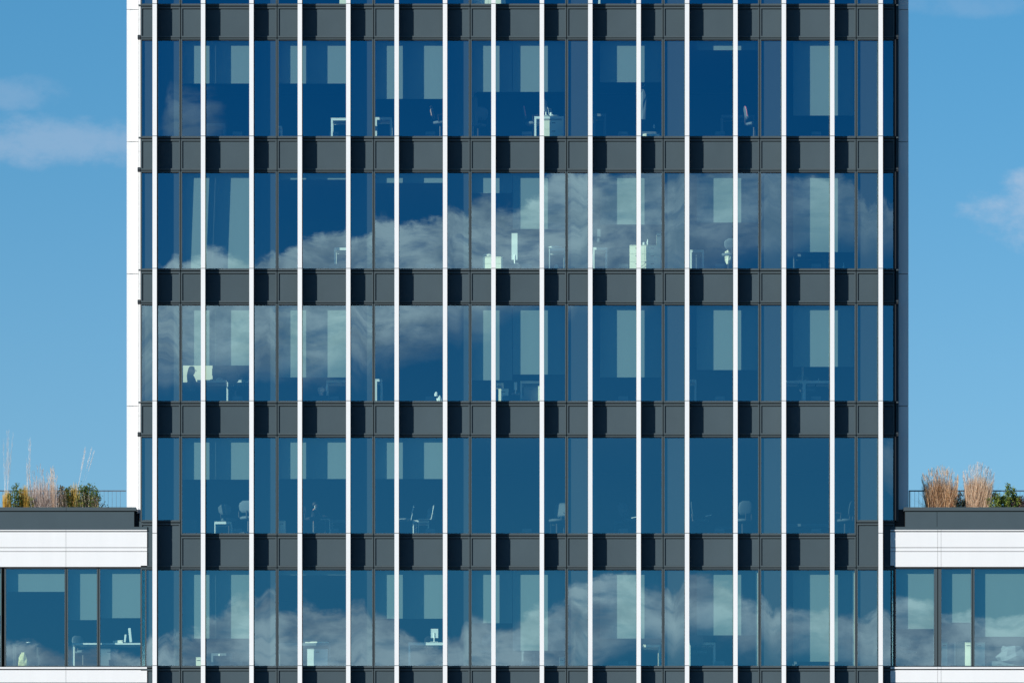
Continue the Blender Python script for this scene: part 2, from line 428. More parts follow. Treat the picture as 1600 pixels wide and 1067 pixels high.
# white back walls that stand out beyond each side of the glazed front
SD = .35
def side(xa, xb, xs0, xs1):
    m_ = MB(); x0, x1 = X(xa, SD), X(xb, SD)
    js = [Z(15.5 + 206.3 * i, SD) for i in range(-1, 6)]
    js = [j for j in js if j > Z(812)]; zs = [Z(-230)] + js + [Z(815)]
    for k in range(len(zs) - 1): m_.box(x0, x1, SD, SD + .12, zs[k+1] + .010, zs[k] - .010, 'white')
    m_.box(x0 + .01, x1 - .01, SD + .10, SD + 9.0, Z(815), Z(-228), 'white')
    return m_.build('side_wall', tower)
side(198, 216, 0, 0); side(1404, 1419.5, 0, 0)
def strip(xa, xb, d, m, parent=tower, sh=0):
    m_ = MB(); x0, x1 = X(xa, d), X(xb, d)
    js = [Z(31 + 206.3 * i, d) for i in range(-1, 6)]
    js = [j for j in js if j > Z(800)]; zs = [Z(-230)] + js + [Z(813)]
    for k in range(len(zs) - 1): m_.box(x0, x1, d, d + .3, zs[k+1] + .006, zs[k] - .006, m)
    m_.box(x0 + .004, x1 - .004, d + .012, d + .7, Z(813), Z(-228), m)
    return m_.build('corner_trim', parent)
strip(216.4, 219.5, .2, 'white'); strip(1399.6, 1404, .2, 'grey')
for f in range(7):      # small dark clips at both corners
    for (xa, xb) in ((214.8, 219.2), (1398.8, 1403.6)):
        m_ = MB(); m_.box(X(xa), X(xb), -.02, .10, Z(BOT[f] + 54.5), Z(BOT[f] + 48), 'dark')
        m_.box(X(xa) + .02, X(xb), -.03, .08, Z(BOT[f] + 50.8), Z(BOT[f] + 49.6), 'trim')
        m_.build('corner_clip', tower)
        m_ = MB(); m_.box(X(xa + 1.4), X(xb), -.03, .08, Z(BOT[f] + 2.6), Z(BOT[f] + .6), 'trim'); m_.build('ledge_end', tower)
m_ = MB()   # storeys below the picture, down to the street
for s_ in range(9):
    zt_ = Z(1096) - .02 - s_ * 3.7
    m_.box(X(LEFT), X(RIGHT), .02, DEPTH, max(zt_ - 3.7, 0), zt_ - 1.0, 'backing'); m_.box(X(LEFT), X(RIGHT), -.02, DEPTH, zt_ - 1.0, zt_, 'grey')
m_.build('lower_storeys', tower)

# ---------------------------------------------------------------- the two low wings
WY = -.045
def wing(side_):
    lft = side_ == 'l'
    w = root('office_wing', (X(0) if lft else X(1600), 0, 0),
             'white banded low office wing against the left side of the tower' if lft else 'white banded low office wing against the right side of the tower', 'office wing', 'low wings beside the tower')
    ox = w.location.x
    def B(m_, a, b, y0, y1, ya, yb, m): m_.box(X(a) - ox, X(b) - ox, y0, y1, Z(yb), Z(ya), m)
    def done(m_, name, par=None):
        o = m_.build(name, par or w)
        return o
    e0, e1 = (-420, 230) if lft else (1391, 2020)
    # coping and dark fascia
    fa, fb = (e0, 210) if lft else (1414, e1)
    m_ = MB(); B(m_, *( (e0, 103.5) if lft else (1414 - 2, 1700)), -.10, .6, 792.8, 798.4, 'trim')
    B(m_, *( (104, 213) if lft else (1700.5, e1)), -.10, .6, 792.8, 798.4, 'trim'); done(m_, 'coping')
    m_ = MB()
    js = ([e0, -120, 103.4 - 1e3, 210] if lft else [1414, 1464, 1760, e1]); js = [j for j in js if j >= min(e0, 1400)] if lft else js
    for a, b in zip(js[:-1], js[1:]): B(m_, a + .35, b - .35, -.045, .3, 799.6, 823, 'grey')
    B(m_, e0 if lft else 1391, 230 if lft else e1, -.045, .3, 823, 827.6, 'grey')
    B(m_, fa, fb, -.03, .32, 798.4, 823, 'dark')
    if lft: B(m_, 217.5, 230, .02, .3, 814, 823, 'grey'); B(m_, 210, 217.5, .2, .5, 800, 823, 'dark')
    else: B(m_, 1400, 1414, .25, .5, 794, 823, 'dark')
    done(m_, 'fascia')
    # white bands
    vj = [e0, -250, 103.2, 230] if lft else [1391, 1465, 1470.3, 1800, e1]
    def white_band(rows, par):
        m_ = MB()
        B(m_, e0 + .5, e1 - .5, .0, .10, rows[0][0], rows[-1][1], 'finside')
        for (ya, yb, y) in rows:
            for a, b in zip(vj[:-1], vj[1:]): B(m_, a + .22, b - .22, y, .05, ya, yb, 'white')
        done(m_, 'white_band', par)
    white_band([(827.9, 829.6, WY - .02), (831.2, 855, WY), (855.9, 861, WY + .004), (861.9, 885.4, WY)], None)
    white_band([(1041.8, 1044.6, WY - .02), (1046.6, 1065.6, WY), (1066.5, 1072, WY + .004), (1073, 1096, WY)], None)
    # windows
    if lft: edges = [(-410, -330), (-330, -230), (-230, -160), (-160, -90), (-90, 3), (7, 103.2), (103.8, 153.6), (154, 229)]
    else: edges = [(1392, 1464.8), (1465.6, 1519.6), (1520, 1640), (1640, 1720), (1720, 1790), (1790, 1880), (1880, 1960)]
    blb = {7: 923, 103.8: 967, 154: 964, 1392: 981, 1465.6: 971, 1520: 993}
    for (a, b) in edges:
        m_ = MB(); y0, y1 = -.03, .21
        wl = 2.6; wr = 2.2
        if a == 1392: wl, wr = 1.6, 5.4
        if a == 1465.6: wl = 5.2
        B(m_, a + .3, a + wl, y0, y1, 887.5, 1040.5, 'trim'); B(m_, b - wr, b - .3, y0, y1, 887.5, 1040.5, 'trim')
        B(m_, a, b, y0, .06, 886.4, 888.6, 'dark'); B(m_, a, b, y0, .06, 1039.6, 1041.6, 'trim')
        B(m_, a - .4, a + .3, 0, y1, 886, 1041, 'dark')
        wn = done(m_, 'window')
        p = MB(); p.quad([(X(a + wl) - ox, .0, Z(1039.6)), (X(b - wr) - ox, .0, Z(1039.6)), (X(b - wr) - ox, .0, Z(888.6)), (X(a + wl) - ox, .0, Z(888.6))], 'glass')
        p.build('pane', wn)
        bt = blb.get(a, 960)
        m_ = MB(); dd = .24; x0, x1 = X(a + wl + .6, dd) - ox, X(b - .6, dd) - ox
        m_.box(x0, x1, dd, dd + .004, Z(bt, dd), Z(889.2), 'blind'); m_.box(x0, x1, dd - .004, dd + .012, Z(bt, dd) - .02, Z(bt, dd), 'blind')
        m_.build('blind', wn)
    # body, roof deck, storeys below
    m_ = MB(); B(m_, e0, e1 if not lft else 216, .10, 8, 886 - 52, 886, 'ceil'); B(m_, e0, e1, .10, 8, 1041.6, 1096, 'floor'); done(m_, 'floor_slab')
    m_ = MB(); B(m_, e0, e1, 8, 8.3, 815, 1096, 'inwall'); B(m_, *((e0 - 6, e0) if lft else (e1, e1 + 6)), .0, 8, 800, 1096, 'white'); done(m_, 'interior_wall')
    m_ = MB(); B(m_, e0, e1 if not lft else 197, .30, 12, 812, 832, 'roof'); done(m_, 'roof')
    m_ = MB()
    for s_ in range(9):
        z1 = Z(1096) - .02 - s_ * 3.7
        m_.box(X(e0) - ox, X(e1) - ox, .03, 8, max(z1 - 3.7, 0), z1 - 1.0, 'backing'); m_.box(X(e0) - ox, X(e1) - ox, WY, 8, z1 - 1.0, z1, 'white')
    done(m_, 'lower_storeys')
    # railing along the roof, set back behind the planting
    ry = 2.6
    rx0, rx1 = (e0 + 10, 197) if lft else (1420, e1 - 10)
    rr = root('roof_railing', (X(rx0, ry), ry, Z(812)), 'thin grey balustrade on the roof left of the tower' if lft else 'thin grey balustrade on the roof right of the tower', 'railing', 'roof railings')
    L_ = X(rx1, ry) - X(rx0, ry); zr = Z(766.5, ry) - Z(812)
    m_ = MB(); m_.box(0, L_, -.02, .02, zr - .02, zr + .012, 'rail'); m_.box(0, L_, -.012, .012, .06, .09, 'rail'); m_.build('handrail', rr)
    m_ = MB(); n = int(L_ / .115)
    for j in range(n): m_.box(j * .115 + .05, j * .115 + .058, -.005, .005, .09, zr - .02, 'rail')
    m_.build('baluster_panel', rr)
    for j in range(int(L_ / 1.9) + 1):
        m_ = MB(); m_.box(j * 1.9, j * 1.9 + .03, -.02, .02, 0, zr - .02, 'rail'); m_.build('post', rr)
    return w
wing('l'); wing('r')
# ---------------------------------------------------------------- things inside the offices
def fz(f): return Z(BOT[f]) + .001
FACE = {}
def base(name, f, px, d, label, cat, group=None, rz=0, z=None):
    return root(name, (X(px, d), d, fz(f) if z is None else z), label, cat, group, rz)
def desk(f, xa, xb, yt, d, label, m='furnb', dep=.7, leg=.055, legs=(0, 1), th=.045):
    r = base('desk', f, xa, d, label, 'desk', 'office desks by the windows'); L = X(xb, d) - X(xa, d); h = Z(yt, d) - fz(f)
    MB().box(0, L, 0, dep, h - .025, h, m, .004).build('desktop', r)
    b = MB(); b.box(.02, L - .02, .005, .03, h - .025 - th, h - .0255, m); b.box(.02, L - .02, dep - .03, dep - .005, h - .025 - th, h - .0255, m); b.build('frame', r)
    for e in legs:
        for y in (.004, dep - leg - .004):
            x0 = e * (L - leg) if e in (0, 1) else e * L
            MB().box(x0, x0 + leg, y, y + leg, 0, h - .026 - (th if 0 < e < 1 else 0), m, .003).build('leg', r)
    return r
def cabinet(f, xa, xb, yt, d, label, m='furn', dep=.45, rows=2):
    r = base('cabinet', f, xa, d, label, 'cabinet', 'low office cabinets'); L = X(xb, d) - X(xa, d); h = Z(yt, d) - fz(f)
    MB().box(0, L, .02, dep, 0.0, h - .02, m).build('carcass', r)
    MB().box(-.004, L + .004, 0, dep, h - .02, h, m, .004).build('top_panel', r)
    n = max(1, round(L / .5))
    for i in range(n):
        for j in range(rows):
            a, b = i * L / n + .004, (i + 1) * L / n - .004; c, e = .03 + j * (h - .06) / rows, .03 + (j + 1) * (h - .06) / rows - .008
            dr = MB().box(a, b, .002, .0195, c, e, m).build('drawer_front', r)
            MB().box((a + b) / 2 - .05, (a + b) / 2 + .05, -.014, .0015, e - .06, e - .045, 'furnd').build('handle', dr)
    return r
def office_chair(f, px, d, label, m='clothl', rz=0, h=.95, rim=None):
    r = base('office_chair', f, px, d, label, 'chair', 'office chairs', rz)
    MB().loft([((0, 0, .43), .2, .19), ((0, 0, .46), .24, .23), ((0, 0, .50), .23, .22), ((0, 0, .515), .17, .16)], m).build('seat', r)
    b = MB()
    secs = []
    b.loft([((0, .20, .60), .14, .02), ((0, .22, .68), .21, .03), ((0, .24, .80), .22, .03), ((0, .26, h - .06), .19, .028), ((0, .27, h), .10, .015)], m); bk = b.build('backrest', r)
    if rim: MB().tube([(-.2, .21, .66), (-.225, .235, .8), (-.18, .255, h - .03), (0, .262, h + .02), (.18, .255, h - .03), (.225, .235, .8), (.2, .21, .66)], .014, rim).build('rim', bk)
    MB().tube([(0, 0, .08), (0, 0, .43)], .028, 'furnd', 8).build('post', r)
    b = MB()
    for k in range(5):
        a = 2 * math.pi * k / 5; b.tube([(0, 0, .09), (.27 * math.cos(a), .27 * math.sin(a), .055)], .02, 'furnd', 6, .012)
    b.build('star_base', r)
    for k in range(5):
        a = 2 * math.pi * k / 5; x, y = .27 * math.cos(a), .27 * math.sin(a)
        MB().tube([(x, y - .012, .028), (x, y + .012, .028)], .028, 'furnd', 8).build('castor', r)
    MB().tube([(0, .05, .44), (0, .24, .46), (0, .26, .66)], .016, 'furnd', 6).build('back_bar', r)
    for sx in (-1, 1): MB().tube([(sx * .22, .0, .46), (sx * .27, 0, .52), (sx * .27, .02, .66), (sx * .27, -.14, .68)], .014, 'furnb' if m == 'furnb' else 'furnd', 6).build('armrest', r)
    return r
def frame_chair(f, px, d, label, rz=0, m='furnb', shell='clothl'):
    r = base('tube_chair', f, px, d, label, 'chair', 'steel tube chairs', rz)
    for sx in (-1, 1): MB().tube([(sx * .21, .20, .013), (sx * .21, -.20, .013), (sx * .21, -.19, .44), (sx * .21, .16, .45), (sx * .20, .24, .84)], .012, m, 8).build('side_frame', r)
    MB().tube([(-.21, .2, .013), (.21, .2, .013)], .012, m, 8).build('crossbar', r)
    MB().box(-.2, .2, -.2, .16, .452, .475, shell, .006).build('seat', r)
    MB().box(-.19, .19, .205, .222, .60, .83, shell, .006).build('backrest', r)
    return r
def leaning_frame(f, px, d, label, ztop, lean=.12, rz=0):
    return frame_chair(f, px, d, label, rz)
def on_desk(f, yt, d): return Z(yt, d) + .001
def monitor(f, px, yt, d, label, w=.5, h=.33, rz=0, m='furnb'):
    r = base('monitor', f, px, d, label, 'monitor', 'computer monitors', rz, on_desk(f, yt, d))
    s = MB().box(-w/2, w/2, -.012, .012, .12, .12 + h, m, .004).build('screen_housing', r)
    MB().box(-w/2 + .015, w/2 - .015, .0125, .0145, .135, .105 + h, 'furnd').build('display', s)
    MB().tube([(0, -.02, .01), (0, -.02, .26)], .018, m, 8).build('stand', r)
    MB().box(-.11, .11, -.1, .07, 0, .01, m, .003).build('foot', r)
    return r
def laptop(f, px, yt, d, label, rz=0):
    r = base('laptop', f, px, d, label, 'laptop', None, rz, on_desk(f, yt, d))
    MB().box(-.16, .16, -.11, .11, 0, .016, 'furnb', .003).build('keyboard_base', r)
    b = MB(); b.box(-.16, .16, -.004, .004, 0, .23, 'furnb', .002); o = b.build('lid', r); o.location = (0, .115, .014); o.rotation_euler = (R(-12), 0, 0)
    return r
def crumple(name, f, px, yb, d, w, h, m, label, cat, group=None, seed=1, z=None, shape=None):
    """a soft folded thing: a lumpy closed form"""
    rn = random.Random(seed); b = MB(); n = 9; prof = shape or [(.0, .8), (.25, 1.0), (.55, .9), (.8, .7), (1.0, .35)]
    i = b.mi(m); rings = []
    for t, k in prof:
        rings.append([b.bm.verts.new((w/2 * k * math.cos(a) * rn.uniform(.72, 1.2), w/2.6 * k * math.sin(a) * rn.uniform(.7, 1.2), max(0, h * t + (rn.uniform(-.08, .08) * h if t > 0 else 0)))) for a in [2*math.pi*j/n for j in range(n)]])
    for k in range(len(rings)-1):
        for j in range(n):
            ff = b.bm.faces.new((rings[k][j], rings[k][(j+1)%n], rings[k+1][(j+1)%n], rings[k+1][j])); ff.material_index = i
    b.bm.faces.new(rings[0][::-1]).material_index = i; b.bm.faces.new(rings[-1]).material_index = i
    o = b.build(name, None, (X(px, d), d, fz(f) if z is None else z)); return tag(o, label, cat, group)
def papers(f, xa, xb, h, d, label, seed=3, z=None, m='paper'):
    rn = random.Random(seed); b = MB(); L = X(xb, d) - X(xa, d); n = max(4, int(L / .045)); zz = 0
    for k in range(n * 2):
        x = rn.uniform(0, L * .8); w = rn.uniform(.08, .2); hh = rn.uniform(.008, h * .5); z0 = rn.uniform(0, h * .5)
        b.box(x, min(L, x + w), rn.uniform(0, .05), rn.uniform(.1, .2), 0 if k % 3 else z0, z0 + hh, m)
    return tag(b.build('paper_pile', None, (X(xa, d), d, fz(f) if z is None else z)), label, 'papers', 'loose papers')
def cup(f, px, z, d, label, h=.09, r_=.035, name='cup', m='furnb'):
    b = MB(); b.loft([((0, 0, 0), r_ * .8, r_ * .8), ((0, 0, h * .5), r_, r_), ((0, 0, h * .8), r_ * (1 if name == 'cup' else .5), r_ * (1 if name == 'cup' else .5)), ((0, 0, h), r_ * (1 if name == 'cup' else .35), r_ * (1 if name == 'cup' else .35))], m, 10)
    return tag(b.build(name, None, (X(px, d), d, z)), label, name)
def coat_stand(f, px, ytop, d, label, m='clothl'):
    r = base('coat_stand', f, px, d, label, 'coat stand', 'coat stands'); h = Z(ytop, d) - fz(f)
    MB().tube([(0, 0, .02), (0, 0, h)], .014, 'furnb', 8).build('pole', r)
    b = MB()
    for k in range(4):
        a = k * math.pi / 2 + .4; b.tube([(0, 0, .1), (.2 * math.cos(a), .2 * math.sin(a), .015)], .012, 'furnb', 6)
    b.build('foot', r)
    for k in range(4):
        a = k * math.pi / 2; MB().tube([(0, 0, h - .08), (.09 * math.cos(a), .09 * math.sin(a), h - .06), (.12 * math.cos(a), .12 * math.sin(a), h)], .007, 'furnb', 6).build('hook', r)
    c = crumple('hanging_coat', f, px + 2.2, 0, d - .03, .26, .85, m, 'pale coat hanging on the stand left of the tenth fin' if px < 900 else 'pale coat hanging on the slim stand, right of the eleventh fin', 'coat', 'coats on stands', int(px), z=fz(f) + h - 1.0, shape=[(0, .75), (.3, .9), (.6, 1.0), (.85, .95), (1, .3)])
    return r

# second storey from the top of the picture and those below it: index f counts down from the cut-off top row
cabinet(0, 530.5, 560, -30, .26, 'white cabinet in the cut-off top storey, above the second dark band from left')
cabinet(0, 736, 790, -34, .26, 'wide white cabinet in the cut-off top storey near the middle', rows=3)
desk(0, 935, 990, -14, .9, 'pale desk in the cut-off top storey right of the middle')
# f1
desk(1, 517, 565, 184.5, .30, 'bright white desk with sunlit corner in the upper full storey, left part')
desk(1, 398, 440.5, 197, .28, 'low white side table with one sunlit leg, upper full storey beside narrow blue pane', leg=.045)
desk(1, 586, 612.5, 183.5, .8, 'dim blue shaded desk in the upper full storey, behind the sixth fin')
desk(1, 321, 352, 193, 1.2, 'faint distant desk under the cloud reflection in the upper full storey', m='clothl')
office_chair(1, 688, .55, 'office chair with tan edge against the fin in the upper full storey', rz=R(80), rim='tan')
desk(1, 835, 881, 182, .27, 'white desk over a cream cabinet in the upper full storey', dep=.6)
cabinet(1, 850, 880, 187.5, .265, 'cream cabinet beneath the white desk in the upper full storey')
laptop(1, 867, 182, .5, 'open laptop on the white desk above the cream cabinet', rz=R(70))
monitor(1, 852, 182, .6, 'thin monitor seen edge-on beside the open laptop', rz=R(80))
cup(1, 861, on_desk(1, 182, .4), .4, 'small white cup left of the open laptop', .1)
office_chair(1, 833, .62, 'office chair with pink edge left of the cream cabinet desk', rz=R(90), rim='pink')
coat_stand(1, 739, 142, .7, 'coat stand left of the tenth fin in the upper full storey')
office_chair(1, 747, .9, 'pale office chair beside the coat stand near the middle', rz=R(200))
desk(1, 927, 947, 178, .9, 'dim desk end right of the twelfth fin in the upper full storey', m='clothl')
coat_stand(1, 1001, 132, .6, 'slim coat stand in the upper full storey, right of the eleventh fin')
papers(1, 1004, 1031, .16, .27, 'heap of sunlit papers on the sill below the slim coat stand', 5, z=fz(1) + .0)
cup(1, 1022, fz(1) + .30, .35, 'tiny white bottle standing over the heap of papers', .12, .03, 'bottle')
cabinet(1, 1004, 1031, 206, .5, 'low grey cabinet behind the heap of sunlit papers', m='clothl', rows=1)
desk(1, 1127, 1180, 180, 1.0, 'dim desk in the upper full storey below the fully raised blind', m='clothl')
office_chair(1, 1178, .7, 'office chair with reddish rim right of the dim desk, below the raised blind', rz=R(95), rim='pink')
papers(1, 1234, 1262, .14, .5, 'pale papers behind the sill at the right end of the upper full storey', 8, m='clothl')
# f2
desk(2, 522, 560, 387, .5, 'white desk seen faintly through the reflected cloud edge, second full storey')
cabinet(2, 754.5, 785.5, 401, .262, 'cream cabinet lit by the sun in the cloudy second full storey')
crumple('folded_bag', 2, 762, 0, .4, .3, .08, 'paper', 'white folded bag lying on the cream cabinet', 'bag', z=Z(401, .4), seed=4)
monitor(2, 804, 413, .9, 'tall pale screen panel standing between two desks in the cloudy storey', w=.17, h=.75)
cabinet(2, 798, 812, 412.5, .85, 'narrow low pedestal under the tall pale screen panel', m='clothl', rows=1)
desk(2, 858, 883, 388, .262, 'white stand-up table with a thick pale leg in the second full storey', leg=.035)
crumple('draped_cloth', 2, 868, 0, .4, .42, .06, 'furnb', 'curved white cloth lying on the white stand-up table', 'cloth', z=Z(388, .4), seed=9)
crumple('waste_bag', 2, 869, 0, .262, .17, .16, 'furn', 'cream waste bag under the white stand-up table', 'bag', seed=12)
for (a, b, c, e, l) in ((928, 941, 358, 370, 'larger pale notice on the wall in the second full storey'), (928, 936.5, 372.5, 378, 'smaller pale notice under the larger one')):
    m_ = MB(); m_.box(0, X(b, .9) - X(a, .9), 0, .01, 0, Z(c, .9) - Z(e, .9), 'clothl'); tag(m_.build('notice', None, (X(a, .9), .9, Z(e, .9))), l, 'notice', 'notices beside the fin')
desk(2, 926, 949, 386.5, .8, 'dim desk below the two pale notices')
cabinet(2, 984, 1031, 383, .262, 'large cream cabinet, half sunlit, behind the eleventh fin from left', rows=3)
cup(2, 1006, Z(383, .3), .33, 'white cup on the large cream cabinet', .08, .034)
cup(2, 1012, Z(383, .3), .33, 'clear bottle on the large cream cabinet', .17, .03, 'bottle')
cabinet(2, 1026, 1032.5, 364, .258, 'tall narrow cream locker against the mullion behind the large cream cabinet', rows=1)
papers(2, 961, 982, .07, .25, 'yellowish crumpled papers beside the large cream cabinet', 2)
m_ = MB(); m_.tube([(0, 0, 0), (.0, 0, .012)], .07, 'furnd', 12); lr = base('desk_lamp', 2, 990, .2, 'thin black lamp on the floor before the large cream cabinet', 'lamp'); m_.build('foot', lr)
MB().tube([(0, 0, .01), (.25, 0, .12), (.33, 0, .21)], .006, 'furnd', 6).build('arm', lr); MB().tube([(.32, 0, .20), (.345, 0, .235)], .014, 'furnd', 8).build('lamp_head', lr)
desk(2, 1078, 1100, 390.5, .8, 'dim desk right of the thirteenth fin in the cloudy storey')
cabinet(2, 1079, 1094, 396, .9, 'grey box-like cabinet under the dim desk in the cloudy storey', m='clothl', rows=1)
office_chair(2, 1138, .55, 'office chair with a pale cloth over it, cloudy second full storey', rz=R(200), h=.9)
crumple('white_jacket', 2, 1137, 0, .45, .22, .38, 'furn', 'crumpled white jacket thrown over an office chair', 'jacket', z=Z(413, .45), seed=21, shape=[(0, .35), (.3, .8), (.6, 1.0), (.85, .6), (1, .3)])
desk(2, 1241, 1290, 397, 1.1, 'faint desk in the second full storey near the right end', m='clothl')
cup(2, 1318, fz(2), .262, 'slim bright white cylinder on the floor near the right corner', .21, .022, 'bottle')
# f3
desk(3, 308, 393, 593.5, .95, 'long white desk in front of the seated dark figure', legs=(.54, .97), leg=.045)
monitor(3, 343, 593.5, 1.3, 'small monitor among things on the long white desk', w=.42, h=.2, m='furnd')
m_ = MB()
glow_root = base('added_glow_panel', 3, 286, 1.9, 'pale panel with added glow behind the seated dark figure', 'added glow panel')
MB().box(0, X(332, 1.9) - X(286, 1.9), 0, .03, Z(597, 1.9) - fz(3), Z(566, 1.9) - fz(3), 'screen').build('panel', glow_root)  # brightness comes from the added glow; no light source is known here
for xx in (.1, .7): MB().box(xx, xx + .03, .031, .06, 0, Z(570, 1.9) - fz(3), 'furnd').build('leg', glow_root)
cup(3, 354, Z(593.5, .95), .96, 'red plastic bottle on the long white desk', .24, .035, 'bottle', 'pink')
crumple('desk_clutter', 3, 332, 0, 1.25, .22, .06, 'furnd', 'dark pile of small things on the long white desk', 'clutter', z=Z(593.5, .95), seed=31)
crumple('white_headset', 3, 343, 0, 1.0, .2, .07, 'furnb', 'white headset lying on the long white desk', 'headset', z=Z(593.5, .95), seed=33)
office_chair(3, 368, .7, 'tipped white chair under the long desk right of the red bottle', m='cloth', rz=R(160))
cup(3, 377, Z(593.5, .95), 1.0, 'small white cup at the right end of the long desk', .07, .025)
crumple('paper_bag', 3, 502, 0, .262, .2, .23, 'tan', 'crumpled tan paper bag beside a slim white post', 'bag', z=Z(618, .262), seed=5, shape=[(0, .55), (.3, .6), (.5, 1.0), (.8, .9), (1, .4)])
cabinet(3, 486, 514, 618, .255, 'low dim cabinet under the crumpled tan paper bag', m='backing', rows=1)
desk(3, 510, 560, 593.5, .55, 'dim desk behind the slim white post, third full storey', leg=.04)
cup(3, 510, Z(611, .28), .28, 'slim white post-like bottle right of the tan bag', .2, .022, 'bottle')
desk(3, 586, 597.5, 592, .8, 'dim narrow desk end right of the fifth fin, third full storey')
crumple('white_parcel', 3, 687, 0, .262, .17, .20, 'furnb', 'white parcel with a pointed flap on the floor, third full storey', 'parcel', seed=14, shape=[(0, 1.0), (.6, 1.0), (.62, .7), (1, .12)])
crumple('white_flap_bag', 3, 681.5, 0, .27, .10, .12, 'furnb', 'small white bag leaning on the white parcel', 'bag', z=Z(619, .27), seed=15)
desk(3, 771, 787, 598, .7, 'dim desk end above the cream crate')
cabinet(3, 779, 794.5, 607, .262, 'small cream crate-like cabinet, third full storey near the middle', rows=1)
cabinet(3, 785.5, 795, 618, .24, 'dark box in front of the small cream cabinet', m='furnd', rows=1, dep=.02)
monitor(3, 805.5, 616, .5, 'narrow white screen edge between the cream cabinets', w=.09, h=.22)
desk(3, 813, 850, 595, .7, 'wide dim desk right of the narrow white screen edge')
cabinet(3, 818, 844, 603, .65, 'blue shaded cabinet under the wide dim desk', m='clothl', rows=1)
cabinet(3, 841, 850, 603, .262, 'narrow cream cabinet against the eleventh fin', rows=1)
desk(3, 1076, 1088, 593, .7, 'dim desk end right of the thirteenth fin, third full storey', leg=.04)
desk(3, 1228, 1300, 594.5, .75, 'wide dim desk on a central leg, third full storey near the right', legs=(.36,), leg=.09)
monitor(3, 1254, 594.5, .95, 'dim monitor seen edge-on on the central-leg desk', w=.06, h=.3)
cup(3, 1279, Z(594.5, .8), .8, 'tiny cup on the central-leg desk', .06, .02)
office_chair(3, 1262, 1.2, 'dim office chair behind the central-leg desk', rz=R(30))
# f4
cabinet(4, 284, 307, 810, .8, 'dim cabinet in the lower left office, left of a fin', m='backing', rows=1)
desk(4, 335, 362, 814.5, .6, 'low white desk with papers in the lower left office', leg=.03)
office_chair(4, 358, .7, 'white-backed office chair at the low white desk', rz=R(150), h=.88, m='dim')
office_chair(4, 388, .30, 'bright shell-backed office chair beside the fin in the lower left office', rz=R(170), h=.93, m='clothl')
cabinet(4, 434.5, 446, 813, .262, 'white slanted cabinet right of the dark mullion, fourth full storey', rows=1)
frame_chair(4, 507, .6, 'steel tube chair right of the seated person', rz=R(80))
desk(4, 515, 545, 812, .9, 'dim desk right of the seated person, fourth full storey', m='clothl')
frame_chair(4, 633, .5, 'curved steel tube chair nearest the sixth fin', rz=R(-90))
desk(4, 645, 670, 812.5, .6, 'small steel table between two tube chairs', leg=.03)
frame_chair(4, 663, .55, 'steel tube chair with a jacket over its back', rz=R(-80))
crumple('jacket', 4, 673, 0, .55, .24, .32, 'clothl', 'grey jacket hanging over the back of a tube chair', 'jacket', z=Z(812, .55), seed=41)
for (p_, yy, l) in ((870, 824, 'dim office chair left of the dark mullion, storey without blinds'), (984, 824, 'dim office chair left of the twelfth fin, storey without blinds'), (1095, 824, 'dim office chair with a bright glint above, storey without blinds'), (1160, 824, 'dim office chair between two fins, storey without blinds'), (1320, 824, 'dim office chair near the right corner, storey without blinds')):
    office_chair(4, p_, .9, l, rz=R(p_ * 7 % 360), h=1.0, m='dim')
for (p_, yy, l) in ((876, 806, 'slim white bar painted as a monitor glint left of the mullion'), (991, 807, 'slim white bar painted as a monitor glint at the twelfth fin'), (1107, 804, 'tilted white bar painted as a monitor glint between two fins')):  # white bars stand in for glints of light on monitors
    b = MB(); b.box(-.09, .09, 0, .05, -.012, .012, 'furnb', .004); o = tag(b.build('painted_glint', None, (X(p_, .4), .4, Z(yy + 1, .4))), l, 'painted glint', 'painted monitor glints'); o.rotation_euler = (0, R(-12), 0)
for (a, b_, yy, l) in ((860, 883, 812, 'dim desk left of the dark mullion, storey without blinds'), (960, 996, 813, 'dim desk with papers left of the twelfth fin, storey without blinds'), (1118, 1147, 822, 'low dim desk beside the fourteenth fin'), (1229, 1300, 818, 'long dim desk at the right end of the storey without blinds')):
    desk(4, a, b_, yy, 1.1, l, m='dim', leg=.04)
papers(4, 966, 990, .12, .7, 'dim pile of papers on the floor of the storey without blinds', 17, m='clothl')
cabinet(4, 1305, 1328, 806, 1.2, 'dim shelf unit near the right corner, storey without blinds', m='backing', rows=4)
# f5
cabinet(5, 306, 314, 1026, .262, 'small white box-like cabinet left of the second fin, bottom storey', rows=1)
cup(5, 343, fz(5) + .33, .5, 'tiny white cup right of the second fin, bottom storey', .06, .03)
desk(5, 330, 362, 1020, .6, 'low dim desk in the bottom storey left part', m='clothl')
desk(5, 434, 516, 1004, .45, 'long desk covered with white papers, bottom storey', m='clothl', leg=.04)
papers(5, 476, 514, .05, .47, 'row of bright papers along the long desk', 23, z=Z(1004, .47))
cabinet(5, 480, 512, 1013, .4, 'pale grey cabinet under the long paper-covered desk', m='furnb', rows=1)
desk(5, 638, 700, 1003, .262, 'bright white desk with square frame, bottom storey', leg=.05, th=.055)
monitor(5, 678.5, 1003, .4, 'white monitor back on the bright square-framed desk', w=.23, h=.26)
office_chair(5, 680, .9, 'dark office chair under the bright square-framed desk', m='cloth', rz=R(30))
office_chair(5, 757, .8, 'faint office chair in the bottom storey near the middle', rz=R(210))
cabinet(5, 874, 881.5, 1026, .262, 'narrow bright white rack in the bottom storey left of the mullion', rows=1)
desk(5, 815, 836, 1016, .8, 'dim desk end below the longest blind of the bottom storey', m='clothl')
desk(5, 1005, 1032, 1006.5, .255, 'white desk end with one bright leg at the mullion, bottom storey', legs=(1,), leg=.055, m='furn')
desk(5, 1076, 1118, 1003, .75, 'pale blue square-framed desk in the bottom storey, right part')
office_chair(5, 1092, .9, 'dim office chair behind the pale square-framed desk', rz=R(160))
